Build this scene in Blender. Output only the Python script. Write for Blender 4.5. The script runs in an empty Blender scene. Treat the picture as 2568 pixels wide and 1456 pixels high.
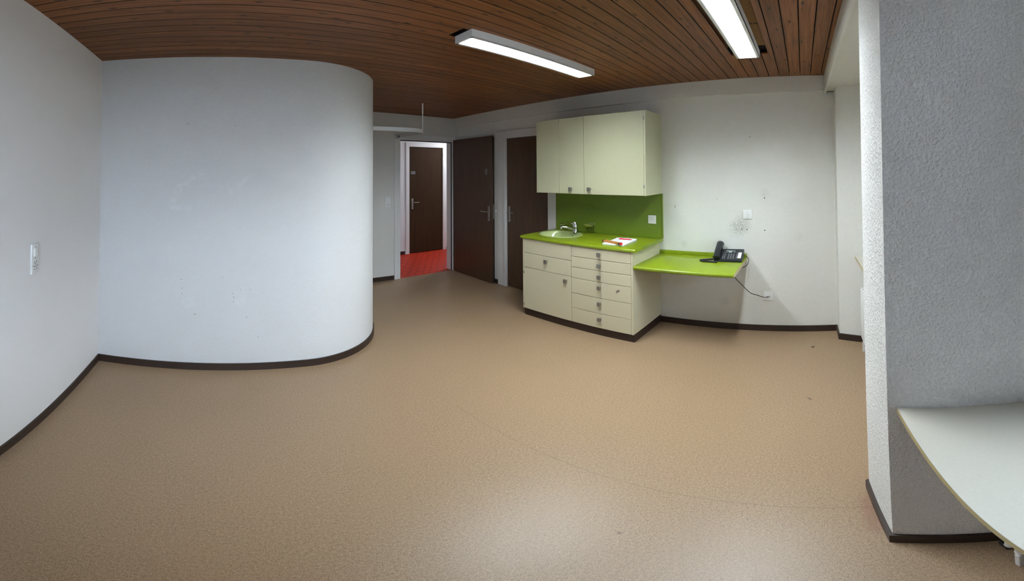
import bpy, bmesh, math, random
from mathutils import Vector, Matrix
random.seed(7)
S = bpy.context.scene
C = S.collection
PI = math.pi

# ------------------------------------------------------------------ camera
# the photograph is a wide stitched panorama: 929 px per radian both ways
F_PX, XB, YH, PITCH, ROLL, EYE = 929.0, 553.35, 414.0, 0.0183, 0.0059, 1.58
H = 2.433
cd = bpy.data.cameras.new('camera')
cam = bpy.data.objects.new('camera', cd); C.objects.link(cam)
cd.type = 'PANO'; cd.panorama_type = 'EQUIRECTANGULAR'
cd.longitude_min, cd.longitude_max = -1284 / F_PX, 1284 / F_PX
cd.latitude_max, cd.latitude_min = YH / F_PX, (YH - 1456) / F_PX
cd.clip_start = 0.01
R1 = Matrix.Rotation(ROLL, 3, 'Y'); R2 = Matrix.Rotation(PITCH, 3, 'X')
R3 = Matrix.Rotation(-(1284 - XB) / F_PX, 3, 'Z')
RR = R3 @ R2 @ R1
m = Matrix((( RR[0][0], RR[0][2], -RR[0][1]), (RR[1][0], RR[1][2], -RR[1][1]), (RR[2][0], RR[2][2], -RR[2][1])))
cam.matrix_world = Matrix.Translation((0, 0, EYE)) @ m.to_4x4()
S.camera = cam

# ------------------------------------------------------------------ daylight, exposure
SKY = 17.0
LAMP = 90.0
W = bpy.data.worlds.new('world'); S.world = W; W.use_nodes = True
bg = W.node_tree.nodes['Background']
# overcast sky: zenith about twice as bright as the horizon
bg.inputs[1].default_value = SKY
_t = W.node_tree; _g = _t.nodes.new('ShaderNodeTexCoord'); _s = _t.nodes.new('ShaderNodeSeparateXYZ'); _m = _t.nodes.new('ShaderNodeMapRange'); _c = _t.nodes.new('ShaderNodeMix'); _c.data_type = 'RGBA'
_t.links.new(_g.outputs['Generated'], _s.inputs[0]); _t.links.new(_s.outputs['Z'], _m.inputs[0]); _m.inputs[1].default_value = 0.0; _m.inputs[2].default_value = 1.0
_t.links.new(_m.outputs[0], _c.inputs[0]); _c.inputs[6].default_value = (0.37, 0.45, 0.55, 1); _c.inputs[7].default_value = (0.67, 0.82, 1.0, 1); _t.links.new(_c.outputs[2], bg.inputs[0])
S.cycles.max_bounces = 7; S.cycles.diffuse_bounces = 4; S.cycles.glossy_bounces = 3; S.cycles.transparent_max_bounces = 6
S.cycles.caustics_reflective = False; S.cycles.caustics_refractive = False
S.view_settings.view_transform = 'Standard'; S.view_settings.look = 'None'
S.view_settings.exposure = 0.55; S.view_settings.gamma = 1.0; S.view_settings.use_curve_mapping = False
def portal(x0, x1, z0, z1, y):
    l = bpy.data.lights.new('window_portal', 'AREA'); l.shape = 'RECTANGLE'; l.size = x1 - x0; l.size_y = z1 - z0
    l.cycles.is_portal = True
    o = bpy.data.objects.new('window_portal', l); C.objects.link(o)
    o.location = ((x0 + x1) / 2, y, (z0 + z1) / 2); o.rotation_euler = (PI / 2, 0, PI)   # shines towards +Y

# ------------------------------------------------------------------ materials
def srgb(r, g, b):
    f = lambda c: (c / 255 / 12.92) if c / 255 <= 0.04045 else ((c / 255 + 0.055) / 1.055) ** 2.4
    return (f(r), f(g), f(b), 1)
MATS = {}
class N:
    def __init__(s, name):
        s.m = bpy.data.materials.new(name); s.m.use_nodes = True; s.t = s.m.node_tree
        s.b = s.t.nodes['Principled BSDF']; s.pos = None
    def n(s, typ, **k):
        x = s.t.nodes.new(typ)
        for a, v in k.items(): setattr(x, a, v)
        return x
    def l(s, a, b): s.t.links.new(a, b)
    def val(s, sock, v):
        if isinstance(v, (int, float, tuple, list, Vector)): sock.default_value = v
        else: s.l(v, sock)
    def math(s, op, a, b=0.0, c=None, clamp=False):
        x = s.n('ShaderNodeMath', operation=op, use_clamp=clamp); s.val(x.inputs[0], a); s.val(x.inputs[1], b)
        if c is not None: s.val(x.inputs[2], c)
        return x.outputs[0]
    def vmath(s, op, a, b=None, out=0):
        x = s.n('ShaderNodeVectorMath', operation=op); s.val(x.inputs[0], a)
        if b is not None: s.val(x.inputs[1], b)
        return x.outputs[out]
    def world(s):
        if s.pos is None: s.pos = s.n('ShaderNodeNewGeometry').outputs['Position']
        return s.pos
    def obj(s): return s.n('ShaderNodeTexCoord').outputs['Object']
    def scale(s, v, sc):
        x = s.n('ShaderNodeMapping'); s.l(v, x.inputs[0]); x.inputs['Scale'].default_value = sc; return x.outputs[0]
    def noise(s, v, scale, detail=2.0, rough=0.5, dist=0.0):
        x = s.n('ShaderNodeTexNoise'); s.l(v, x.inputs['Vector']); x.inputs['Scale'].default_value = scale
        x.inputs['Detail'].default_value = detail; x.inputs['Roughness'].default_value = rough; x.inputs['Distortion'].default_value = dist
        return x.outputs['Fac']
    def ramp(s, f, stops, interp='LINEAR'):
        x = s.n('ShaderNodeValToRGB'); x.color_ramp.interpolation = interp; s.l(f, x.inputs[0]); e = x.color_ramp.elements
        while len(e) < len(stops): e.new(0.5)
        for el, (p, c) in zip(e, stops): el.position = p; el.color = c if len(c) == 4 else (*c, 1)
        return x.outputs[0]
    def mix(s, f, a, b, mode='MIX'):
        x = s.n('ShaderNodeMix', data_type='RGBA', blend_type=mode); s.val(x.inputs[0], f); s.val(x.inputs[6], a); s.val(x.inputs[7], b); return x.outputs[2]
    def sstep(s, v, lo, hi, a=1.0, b=0.0):
        x = s.n('ShaderNodeMapRange', interpolation_type='SMOOTHSTEP'); s.l(v, x.inputs[0])
        for i, q in enumerate((lo, hi, a, b)): x.inputs[i + 1].default_value = q
        return x.outputs[0]
    def bump(s, h, strength, dist):
        x = s.n('ShaderNodeBump'); x.inputs['Strength'].default_value = strength; x.inputs['Distance'].default_value = dist
        s.l(h, x.inputs['Height']); s.l(x.outputs[0], s.b.inputs['Normal'])
    def seg(s, a, b, r, soft):       # mask 1 within r of the segment a-b (world space)
        a, b = Vector(a), Vector(b); d = b - a
        pa = s.vmath('SUBTRACT', s.world(), tuple(a))
        if d.length < 1e-6: dist = s.vmath('LENGTH', pa, out=1)
        else:
            t = s.math('DIVIDE', s.vmath('DOT_PRODUCT', pa, tuple(d), out=1), d.length_squared, clamp=True)
            sc = s.n('ShaderNodeVectorMath', operation='SCALE'); sc.inputs[0].default_value = tuple(d); s.l(t, sc.inputs['Scale'])
            dist = s.vmath('DISTANCE', pa, sc.outputs[0], out=1)
        return s.sstep(dist, r, r + soft)
    def base(s, col): s.val(s.b.inputs['Base Color'], col)
    def done(s, rough=0.5, metal=0.0, spec=None, coat=None):
        s.val(s.b.inputs['Roughness'], rough); s.b.inputs['Metallic'].default_value = metal
        if spec is not None: s.b.inputs['Specular IOR Level'].default_value = spec
        if coat: s.b.inputs['Coat Weight'].default_value = coat
        MATS[s.m.name] = s.m; return s.m
def plain(name, col, rough=0.5, metal=0.0, var=0.04, scale=30.0, spec=None, bump=0.0):
    k = N(name); v = k.noise(k.obj(), scale, 3)
    dark = tuple(c * (1 - 2 * var) for c in col[:3]) + (1,); lite = tuple(min(1, c * (1 + 2 * var)) for c in col[:3]) + (1,)
    k.base(k.ramp(v, [(0.3, dark), (0.7, lite)]))
    if bump: k.bump(k.noise(k.obj(), 400, 2), bump, 0.001)
    return k.done(rough, metal, spec)

def stucco(name, col, strength=0.6, spots=(), streaks=(), grain=150.0, dist=0.0022, foot=0.0):
    k = N(name); p = k.world()
    big = k.noise(p, 1.3, 3)
    c = k.ramp(big, [(0.3, tuple(x * 0.96 for x in col[:3])), (0.7, col)])
    sn = k.sstep(k.noise(p, 25, 2), 0.35, 0.65, 0.03, 0.20) if streaks else None
    dn = k.sstep(k.noise(p, 130, 2), 0.42, 0.6, 0.0, 1.0) if spots else None
    for a, b, r, soft, tint in streaks:
        c = k.mix(k.math('MULTIPLY', k.seg(a, b, r, soft), sn), c, tint)
    for a, r, soft, tint, amount in spots:
        f = k.math('MULTIPLY', k.seg(a, a, r, soft), amount)
        if r + soft > 0.02: f = k.math('MULTIPLY', f, dn)
        c = k.mix(f, c, tint)
    k.base(c)
    hgt = k.sstep(k.noise(p, grain, 3.0, 0.6), 0.38, 0.82, 0.0, 1.6)
    k.bump(hgt, strength, dist)
    return k.done(0.88, spec=0.25)
DOT = srgb(52, 48, 44); SOOT = srgb(92, 84, 70); PALE = srgb(236, 236, 238)
WALLC = (0.74, 0.735, 0.72, 1)

def lino():
    k = N('linoleum'); p = k.world()
    g1 = k.noise(p, 330, 2, 0.6, 0.3); g2 = k.noise(p, 90, 3, 0.6); g3 = k.noise(p, 2.0, 2)
    f = k.math('ADD', k.math('MULTIPLY', g1, 0.75), k.math('MULTIPLY', g2, 0.25))
    c = k.ramp(f, [(0.36, srgb(92, 69, 49)), (0.46, srgb(134, 108, 82)), (0.56, srgb(155, 130, 103)), (0.66, srgb(178, 154, 127))])
    c = k.mix(k.sstep(g3, 0.35, 0.65, 0.0, 0.18), c, srgb(150, 122, 94))
    for a, b in (((1.285, 1.75, 0), (1.262, 0.99, 0)), ((1.262, 0.99, 0), (1.237, 0.3, 0)), ((1.237, 0.3, 0), (1.20, -0.2, 0))):
        c = k.mix(k.math('MULTIPLY', k.seg(a, b, 0.0010, 0.0018), 0.32), c, srgb(70, 50, 36))
    c = k.mix(k.math('MULTIPLY', k.seg((1.24, -0.2, 0), (1.07, -0.195, 0), 0.012, 0.05), 0.3), c, srgb(120, 58, 52))
    c = k.mix(k.seg((3.016, -0.055, 0), (3.03, -0.06, 0), 0.006, 0.012), c, srgb(60, 36, 26))
    c = k.mix(k.math('MULTIPLY', k.seg((2.2, -0.02, 0), (2.215, -0.01, 0), 0.004, 0.01), 0.6), c, srgb(70, 46, 36))
    c = k.mix(k.math('MULTIPLY', k.seg((0.93, 0.52, 0), (0.935, 0.525, 0), 0.003, 0.006), 0.6), c, srgb(80, 50, 40))
    k.base(c); k.bump(k.noise(p, 160, 2), 0.12, 0.001)
    return k.done(k.sstep(k.noise(p, 60, 3), 0.3, 0.7, 0.35, 0.43), spec=0.5)
def red_vinyl():
    k = N('red_vinyl'); p = k.world()
    r = k.n('ShaderNodeMapping'); k.l(p, r.inputs[0]); r.inputs['Rotation'].default_value = (0, 0, 0.62); r.inputs['Scale'].default_value = (9.5, 9.5, 9.5)
    sep = k.n('ShaderNodeSeparateXYZ'); k.l(r.outputs[0], sep.inputs[0])
    fx = k.math('FRACT', sep.outputs[0]); fy = k.math('FRACT', sep.outputs[1])
    ex = k.math('ABSOLUTE', k.math('SUBTRACT', fx, 0.5)); ey = k.math('ABSOLUTE', k.math('SUBTRACT', fy, 0.5))
    e = k.math('MAXIMUM', ex, ey)
    line = k.sstep(e, 0.42, 0.485, 0.0, 1.0)
    st = k.sstep(k.math('SINE', k.math('MULTIPLY', sep.outputs[0], 25.0)), 0.2, 0.8, 0.0, 1.0)
    chk = k.n('ShaderNodeTexChecker'); k.l(r.outputs[0], chk.inputs[0]); chk.inputs['Scale'].default_value = 1.0
    c = k.mix(k.noise(p, 14, 3), srgb(176, 38, 24), srgb(206, 70, 38))
    c = k.mix(k.math('MULTIPLY', chk.outputs[1], 0.35), c, srgb(160, 26, 22))
    c = k.mix(k.math('MULTIPLY', st, 0.22), c, srgb(130, 22, 18))
    c = k.mix(k.math('MULTIPLY', line, 0.75), c, srgb(104, 20, 18))
    k.base(c); return k.done(0.55, spec=0.25)
def plank_wood():
    k = N('stained_plank'); o = k.obj(); info = k.n('ShaderNodeObjectInfo').outputs['Random']
    off = k.n('ShaderNodeCombineXYZ'); k.l(k.math('MULTIPLY', info, 37.0), off.inputs[0]); k.l(k.math('MULTIPLY', info, 11.0), off.inputs[1])
    q = k.vmath('ADD', o, off.outputs[0])
    grain = k.noise(k.scale(q, (1.3, 42, 42)), 1.6, 6, 0.62, 0.5)
    fine = k.noise(k.scale(q, (6, 240, 240)), 1.0, 3)
    f = k.math('ADD', k.math('MULTIPLY', grain, 0.75), k.math('MULTIPLY', fine, 0.25))
    c = k.ramp(f, [(0.30, srgb(68, 39, 19)), (0.46, srgb(108, 66, 34)), (0.58, srgb(126, 81, 45)), (0.75, srgb(152, 105, 63))])
    hs = k.n('ShaderNodeHueSaturation'); k.l(c, hs.inputs['Color']); k.l(k.sstep(info, 0.0, 1.0, 0.90, 1.28), hs.inputs['Value'])
    c = hs.outputs[0]
    vor = k.n('ShaderNodeTexVoronoi', voronoi_dimensions='2D'); k.l(k.scale(q, (3.4, 11, 1)), vor.inputs['Vector']); vor.inputs['Scale'].default_value = 1.0
    wob = k.math('ADD', vor.outputs['Distance'], k.math('MULTIPLY', k.noise(q, 60, 3), 0.14))
    knot = k.sstep(wob, 0.11, 0.18); sel = k.n('ShaderNodeSeparateColor'); k.l(vor.outputs['Color'], sel.inputs[0])
    knot = k.math('MULTIPLY', knot, k.sstep(sel.outputs[0], 0.32, 0.42, 0.0, 1.0))
    c = k.mix(k.math('MULTIPLY', knot, 0.85), c, srgb(34, 18, 11))
    dk = k.sstep(k.noise(k.scale(q, (3, 30, 30)), 2.5, 3), 0.62, 0.72, 0.0, 0.5)
    c = k.mix(dk, c, srgb(48, 27, 17))
    k.base(c); k.bump(f, 0.15, 0.002); return k.done(0.5, spec=0.3)
def veneer(name, dark, lite, rough=0.36, spec=0.5):
    k = N(name); o = k.obj()
    g = k.noise(k.scale(o, (26, 26, 1.1)), 2.0, 6, 0.6, 0.4); s2 = k.noise(k.scale(o, (150, 150, 4)), 1.5, 3)
    f = k.math('ADD', k.math('MULTIPLY', g, 0.6), k.math('MULTIPLY', s2, 0.4))
    k.base(k.ramp(f, [(0.3, dark), (0.7, lite)])); k.bump(s2, 0.08, 0.001); return k.done(rough, spec=spec)
def emit(name, col, strength):
    k = N(name); k.b.inputs['Base Color'].default_value = (0.9, 0.9, 0.9, 1)
    k.b.inputs['Emission Color'].default_value = col; k.b.inputs['Emission Strength'].default_value = strength
    return k.done(0.5)
def pane_mat():
    k = N('pane_glass'); t = k.t; tr = k.n('ShaderNodeBsdfTransparent'); gl = k.n('ShaderNodeBsdfGlossy'); gl.inputs['Roughness'].default_value = 0.02
    fr = k.n('ShaderNodeFresnel'); mx = k.n('ShaderNodeMixShader'); k.l(fr.outputs[0], mx.inputs[0]); k.l(tr.outputs[0], mx.inputs[1]); k.l(gl.outputs[0], mx.inputs[2])
    k.l(mx.outputs[0], t.nodes['Material Output'].inputs[0]); MATS['pane_glass'] = k.m; return k.m

M_LINO = lino(); M_RED = red_vinyl(); M_PLANK = plank_wood()
M_VENEER = veneer('dark_veneer', srgb(48, 32, 22), srgb(86, 59, 39))
M_VENEER2 = veneer('dark_veneer_edge', srgb(30, 20, 15), srgb(46, 31, 22))
M_VENEER3 = veneer('hall_veneer', srgb(38, 24, 12), srgb(66, 44, 24), 0.7, 0.15)
M_BASEB = plain('brown_baseboard', srgb(44, 30, 23), 0.45)
M_TRIM = plain('trim_paint', (0.66, 0.645, 0.63, 1), 0.5, var=0.006)
M_CREAMTRIM = plain('cream_paint', (0.70, 0.69, 0.62, 1), 0.5, var=0.006)
M_CREAM = plain('cream_laminate', srgb(188, 186, 154), 0.42, var=0.004)
M_CREAM2 = plain('cream_front', srgb(196, 188, 160), 0.42, var=0.004)
M_GREEN = plain('green_laminate', srgb(122, 139, 24), 0.28, var=0.02, spec=0.5)
M_GREEN2 = plain('green_panel', srgb(98, 119, 24), 0.42, var=0.02)
M_SINK = plain('pale_green_enamel', srgb(178, 190, 128), 0.12, var=0.01, spec=0.6)
M_CHROME = plain('chrome', (0.75, 0.76, 0.78, 1), 0.09, 1.0, 0.01)
M_STEEL = plain('brushed_metal', srgb(150, 145, 138), 0.38, 0.85, 0.05, 200)
M_ALU = plain('white_aluminium', (0.84, 0.86, 0.88, 1), 0.4, 0.1, 0.005)
M_WHITE = plain('white_plastic', (0.80, 0.80, 0.78, 1), 0.35, var=0.01)
M_HOUSING = plain('lamp_housing', (0.84, 0.86, 0.87, 1), 0.45, var=0.01)
M_LAMP = emit('lamp_diffuser', (0.85, 0.95, 1.0, 1), LAMP)
M_BLACK = plain('black_plastic', srgb(24, 27, 31), 0.38, var=0.04)
M_BLACK2 = plain('black_rubber', srgb(16, 16, 17), 0.6)
M_HOLE = plain('dark_hole', srgb(20, 18, 16), 0.9)
M_VOID = plain('dark_void', srgb(14, 11, 9), 0.95)
M_GROOVE = plain('dark_groove', srgb(30, 17, 10), 0.7)
M_CHIP = plain('chipboard', srgb(138, 100, 56), 0.8, var=0.10, scale=60)
M_PAPER = plain('paper', (0.83, 0.84, 0.88, 1), 0.7, var=0.01)
M_REDP = plain('red_plastic', srgb(196, 20, 40), 0.35)
M_RULE = plain('varnished_beech', srgb(176, 118, 62), 0.5, var=0.1, scale=90)
M_GREY = plain('grey_plastic', srgb(120, 122, 124), 0.5)
M_SCREEN = plain('phone_display', srgb(150, 160, 160), 0.25)
M_OLIVE = plain('olive_plastic', srgb(142, 148, 70), 0.25)
M_TABLE = plain('cream_table_laminate', srgb(190, 185, 172), 0.4, var=0.012, scale=120)
M_TEDGE = plain('table_edge', srgb(178, 164, 118), 0.45, var=0.03)
M_RAD = plain('radiator_enamel', (0.76, 0.76, 0.74, 1), 0.35, var=0.01)
M_BLUE = plain('blue_sticker', srgb(40, 84, 112), 0.5)
M_STAMP = plain('stamp_ink', srgb(38, 52, 40), 0.8)
M_PANE = pane_mat()
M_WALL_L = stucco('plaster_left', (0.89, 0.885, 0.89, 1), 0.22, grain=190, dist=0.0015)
bsp = [((x, 2.67, z), r * .7, 0.003, DOT, 0.55) for x, z, r in [(-0.241, 1.926, .004), (0.103, 1.913, .003), (-0.275, 0.774, .003), (-0.269, 0.704, .004), (-0.27, 0.66, .003),
       (-0.18, 0.495, .004), (-0.17, 0.495, .003), (0.093, 0.67, .003), (0.102, 0.638, .004), (0.10, 0.60, .002), (0.195, 0.472, .004), (0.02, 0.80, .002), (0.15, 0.70, .002), (0.22, 0.70, .002), (0.28, 0.30, .003)]]
bst = [((-0.119, 2.67, 1.579), (-0.297, 2.67, 1.461), 0.008, 0.025, PALE), ((-0.297, 2.67, 1.461), (-0.36, 2.67, 1.33), 0.008, 0.03, PALE), ((0.235, 2.67, 1.564), (0.078, 2.67, 1.436), 0.006, 0.025, PALE),
       ((-0.34, 2.67, 1.315), (-0.22, 2.67, 1.31), 0.006, 0.02, PALE), ((-0.24, 2.67, 0.58), (-0.2, 2.67, 0.6), 0.02, 0.03, PALE), ((0.14, 2.67, 0.589), (0.16, 2.67, 0.6), 0.02, 0.03, PALE)]
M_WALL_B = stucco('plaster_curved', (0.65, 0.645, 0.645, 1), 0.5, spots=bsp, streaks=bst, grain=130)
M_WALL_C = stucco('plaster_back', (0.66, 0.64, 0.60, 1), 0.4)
O2 = Vector((3.365, -0.25)); E2 = (Vector((3.49, 4.75)) - O2).normalized(); V2 = Vector((-E2.y, E2.x))
def D(u, v, z): p = O2 + E2 * u + V2 * v; return (p.x, p.y, z)
dsp = [(D(0.82, 0, 1.065), 0.01, 0.11, SOOT, 0.55), (D(0.87, 0, 1.02), 0.01, 0.11, SOOT, 0.3), (D(0.817, 0, 1.023), .004, .003, DOT, 1), (D(0.772, 0, 1.02), .004, .003, DOT, 1), (D(0.604, 0, 1.315), .004, .003, DOT, 1),
       (D(0.605, 0, 1.014), .004, .003, DOT, 1), (D(0.60, 0, 1.36), .01, .05, SOOT, .2), (D(1.475, 0, 1.221), .003, .003, DOT, .8), (D(1.475, 0, 1.235), .003, .003, DOT, .8), (D(1.389, 0, 0.86), 0.005, 0.05, SOOT, .22),
       (D(1.053, 0, 1.308), .002, .003, DOT, .7), (D(0.732, 0, 1.88), .003, .003, DOT, .8), (D(1.45, 0, 1.1), .02, .1, SOOT, .12), (D(1.0, 0, 0.3), .01, .07, SOOT, .2), (D(0.3, 0, 0.95), .01, .06, SOOT, .10)]
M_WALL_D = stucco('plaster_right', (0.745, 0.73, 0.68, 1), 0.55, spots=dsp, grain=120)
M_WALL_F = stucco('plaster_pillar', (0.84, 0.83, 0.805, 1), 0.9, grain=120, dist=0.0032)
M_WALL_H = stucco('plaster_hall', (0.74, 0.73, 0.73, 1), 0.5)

# ------------------------------------------------------------------ mesh helpers
def new(): return bmesh.new()
def box(bm, x0, x1, y0, y1, z0, z1, bev=0.0, seg=2):
    r = bmesh.ops.create_cube(bm, size=1.0); vs = r['verts']
    for v in vs: v.co = Vector((x0 if v.co.x < 0 else x1, y0 if v.co.y < 0 else y1, z0 if v.co.z < 0 else z1))
    if bev:
        es = list({e for v in vs for e in v.link_edges})
        bmesh.ops.bevel(bm, geom=es, offset=bev, segments=seg, affect='EDGES', profile=0.5)
    return bm
def cyl(bm, a, b, r, r2=None, seg=16):
    a, b = Vector(a), Vector(b); d = b - a
    mt = Matrix.Translation((a + b) / 2) @ d.to_track_quat('Z', 'Y').to_matrix().to_4x4()
    bmesh.ops.create_cone(bm, cap_ends=True, segments=seg, radius1=r, radius2=r if r2 is None else r2, depth=d.length, matrix=mt); return bm
def prism(bm, pts, z0, z1):
    lo = [bm.verts.new((x, y, z0)) for x, y in pts]; hi = [bm.verts.new((x, y, z1)) for x, y in pts]; n = len(pts)
    bm.faces.new(lo[::-1]); bm.faces.new(hi)
    for i in range(n): bm.faces.new((lo[i], lo[(i + 1) % n], hi[(i + 1) % n], hi[i]))
    return bm
def prism_x(bm, pts, x0, x1):       # polygon in y,z swept along x
    lo = [bm.verts.new((x0, y, z)) for y, z in pts]; hi = [bm.verts.new((x1, y, z)) for y, z in pts]; n = len(pts)
    bm.faces.new(lo); bm.faces.new(hi[::-1])
    for i in range(n): bm.faces.new((lo[i], hi[i], hi[(i + 1) % n], lo[(i + 1) % n]))
    bmesh.ops.recalc_face_normals(bm, faces=bm.faces); return bm
def catmull(pts, k=8):
    p = [Vector(q) for q in pts]; p = [2 * p[0] - p[1]] + p + [2 * p[-1] - p[-2]]; out = []
    for i in range(1, len(p) - 2):
        for j in range(k):
            t = j / k; a, b, c, d = p[i - 1:i + 3]
            out.append(0.5 * ((2 * b) + (c - a) * t + (2 * a - 5 * b + 4 * c - d) * t * t + (3 * b - a - 3 * c + d) * t ** 3))
    out.append(p[-2]); return out
def tube(bm, pts, r, seg=8, rad=None, sx=1.0, sz=1.0):
    pts = [Vector(p) for p in pts]; rings = []; up = None
    for i, p in enumerate(pts):
        t = (pts[min(i + 1, len(pts) - 1)] - pts[max(i - 1, 0)]).normalized()
        if up is None: up = Vector((0, 0, 1)) if abs(t.z) < 0.9 else Vector((1, 0, 0))
        up = (up - t * up.dot(t)).normalized(); sd = t.cross(up); rr = rad[i] if rad else r
        rings.append([bm.verts.new(p + (sd * math.cos(2 * PI * j / seg) * sx + up * math.sin(2 * PI * j / seg) * sz) * rr) for j in range(seg)])
    for a, b in zip(rings, rings[1:]):
        for j in range(seg): bm.faces.new((a[j], a[(j + 1) % seg], b[(j + 1) % seg], b[j]))
    bm.faces.new(rings[0][::-1]); bm.faces.new(rings[-1]); bmesh.ops.recalc_face_normals(bm, faces=bm.faces); return bm
def lathe(bm, prof, seg=24, c=(0, 0, 0)):
    rings = []
    for r, z in prof: rings.append([bm.verts.new((c[0] + r * math.cos(2 * PI * j / seg), c[1] + r * math.sin(2 * PI * j / seg), c[2] + z)) for j in range(seg)])
    for a, b in zip(rings, rings[1:]):
        for j in range(seg): bm.faces.new((a[j], a[(j + 1) % seg], b[(j + 1) % seg], b[j]))
    bm.faces.new(rings[0][::-1]); bm.faces.new(rings[-1]); bmesh.ops.recalc_face_normals(bm, faces=bm.faces); return bm
def strip(bm, pts, t, z0, z1, side=1):   # a board of thickness t on the left (side=1) of a plan polyline, mitred
    P = [Vector((x, y)) for x, y in pts]; off = []
    for i in range(len(P)):
        n = []
        if i > 0: d = (P[i] - P[i - 1]).normalized(); n.append(Vector((-d.y, d.x)))
        if i < len(P) - 1: d = (P[i + 1] - P[i]).normalized(); n.append(Vector((-d.y, d.x)))
        b = sum(n, Vector((0, 0))).normalized(); off.append(P[i] + b * (t * side / max(0.3, b.dot(n[0]))))
    q = [(p.x, p.y) for p in P] + [(p.x, p.y) for p in off[::-1]]
    n = len(P)
    lo = [bm.verts.new((x, y, z0)) for x, y in q]; hi = [bm.verts.new((x, y, z1)) for x, y in q]
    for i in range(n - 1):
        a, b, c, d = i, i + 1, 2 * n - 2 - i, 2 * n - 1 - i
        bm.faces.new((lo[a], lo[b], lo[c], lo[d])); bm.faces.new((hi[a], hi[b], hi[c], hi[d]))
        bm.faces.new((lo[a], lo[b], hi[b], hi[a])); bm.faces.new((lo[d], lo[c], hi[c], hi[d]))
    for a, b in ((0, 2 * n - 1), (n - 1, n)): bm.faces.new((lo[a], lo[b], hi[b], hi[a]))
    bmesh.ops.recalc_face_normals(bm, faces=bm.faces); return bm
def mesh(name, bm, mat, smooth=None):
    me = bpy.data.meshes.new(name); bm.to_mesh(me); bm.free(); me.materials.append(mat)
    if smooth is not None:
        for p in me.polygons: p.use_smooth = True
        me.set_sharp_from_angle(angle=math.radians(smooth))
    return me
def obj(name, bm, mat, parent=None, loc=(0, 0, 0), rot=(0, 0, 0), smooth=35, label=None):
    o = bpy.data.objects.new(name, bm if isinstance(bm, bpy.types.Mesh) else mesh(name, bm, mat, smooth)); C.objects.link(o)
    o.location = loc; o.rotation_euler = rot; o.parent = parent
    if label: o['label'] = label
    return o
def tag(o, label, cat, group=None, kind=None):
    o['label'] = label; o['category'] = cat
    if group: o['group'] = group
    if kind: o['kind'] = kind
    return o
def thing(name, label, cat, loc=(0, 0, 0), rz=0.0, group=None, kind=None):
    o = bpy.data.objects.new(name, None); C.objects.link(o); o.location = loc; o.rotation_euler = (0, 0, rz); o.empty_display_size = 0.1
    return tag(o, label, cat, group, kind)
def struct(name, bm, mat, label, cat, smooth=35): return tag(obj(name, bm, mat, smooth=smooth), label, cat, kind='structure')
def text(name, body, size, mat, parent, loc, rot, depth=0.0006):
    cu = bpy.data.curves.new(name, 'FONT'); cu.body = body; cu.size = size; cu.align_x = 'CENTER'; cu.align_y = 'CENTER'; cu.extrude = depth
    t = bpy.data.objects.new(name + '_curve', cu); C.objects.link(t); dg = bpy.context.evaluated_depsgraph_get()
    me = bpy.data.meshes.new_from_object(t.evaluated_get(dg)); bpy.data.objects.remove(t); bpy.data.curves.remove(cu)
    me.materials.clear(); me.materials.append(mat)
    o = bpy.data.objects.new(name, me); C.objects.link(o); o.parent = parent; o.location = loc; o.rotation_euler = rot; return o
DROT = math.atan2(-E2.y, -E2.x)          # facing the right wall: local x = right, local y = into the wall

# ------------------------------------------------------------------ room shell
YC, XA, YB = 4.75, -0.895, 2.67
NX0, NX1, YF = 0.975, 1.33, -0.213                    # pillar between the two window bays
struct('floor', box(new(), -1.0, 3.65, -0.9, YC + 0.012, -0.06, 0), M_LINO, 'beige speckled linoleum floor of the room', 'floor')
struct('wall_left', box(new(), XA - 0.1, XA, -0.9, YB + 0.02, 0, 2.5), M_WALL_L, 'smooth white plaster wall at the left edge', 'wall')
arc = [(0.64 + 0.8 * math.sin(t), 3.47 - 0.8 * math.cos(t)) for t in [i * PI / 2 / 28 for i in range(29)]]
poly = [(XA - 0.1, YB)] + [(x, YB) for x in (-0.5, 0.0, 0.4)] + arc + [(1.44, YC + 0.02), (XA - 0.1, YC + 0.02)]
struct('wall_front', prism(new(), poly, 0, H), M_WALL_B, 'white textured plaster wall that curves away round a rounded corner', 'wall', smooth=20)
# back wall with the open doorway
DX0, DX1, DTOP = 2.495, 3.415, 2.05
bm = new()
box(bm, 1.40, DX0 - 0.02, YC, YC + 0.14, 0, 2.5); box(bm, DX1 + 0.02, 3.66, YC, YC + 0.14, 0, 2.5); box(bm, DX0 - 0.02, DX1 + 0.02, YC, YC + 0.14, DTOP + 0.02, 2.5)
struct('wall_back', bm, M_WALL_C, 'dim white plaster wall around the open doorway', 'wall')
# right wall with the closed door recess (u from 3.07 to 3.815)
wr = thing('wall_right', 'white textured plaster wall behind the green kitchen unit', 'wall', (O2.x, O2.y, 0), DROT, kind='structure')
bm = new()
def dbox(bm, u0, u1, y0, y1, z0, z1, bev=0.0): return box(bm, -u1, -u0, y0, y1, z0, z1, bev)
dbox(bm, -0.06, 3.05, 0, 0.14, 0, 2.5); dbox(bm, 3.835, 5.15, 0, 0.14, 0, 2.5); dbox(bm, 3.05, 3.835, 0, 0.14, 2.05, 2.5); dbox(bm, 3.0, 3.9, 0.12, 0.16, 0, 2.5)
obj('wall_surface', bm, M_WALL_D, wr)
bm = new(); dbox(bm, -0.06, 5.0, -0.035, 0.0, 2.283, 2.44)
obj('beam_casing', bm, M_WALL_D, wr, label='shallow plaster beam running under the ceiling')
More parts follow.
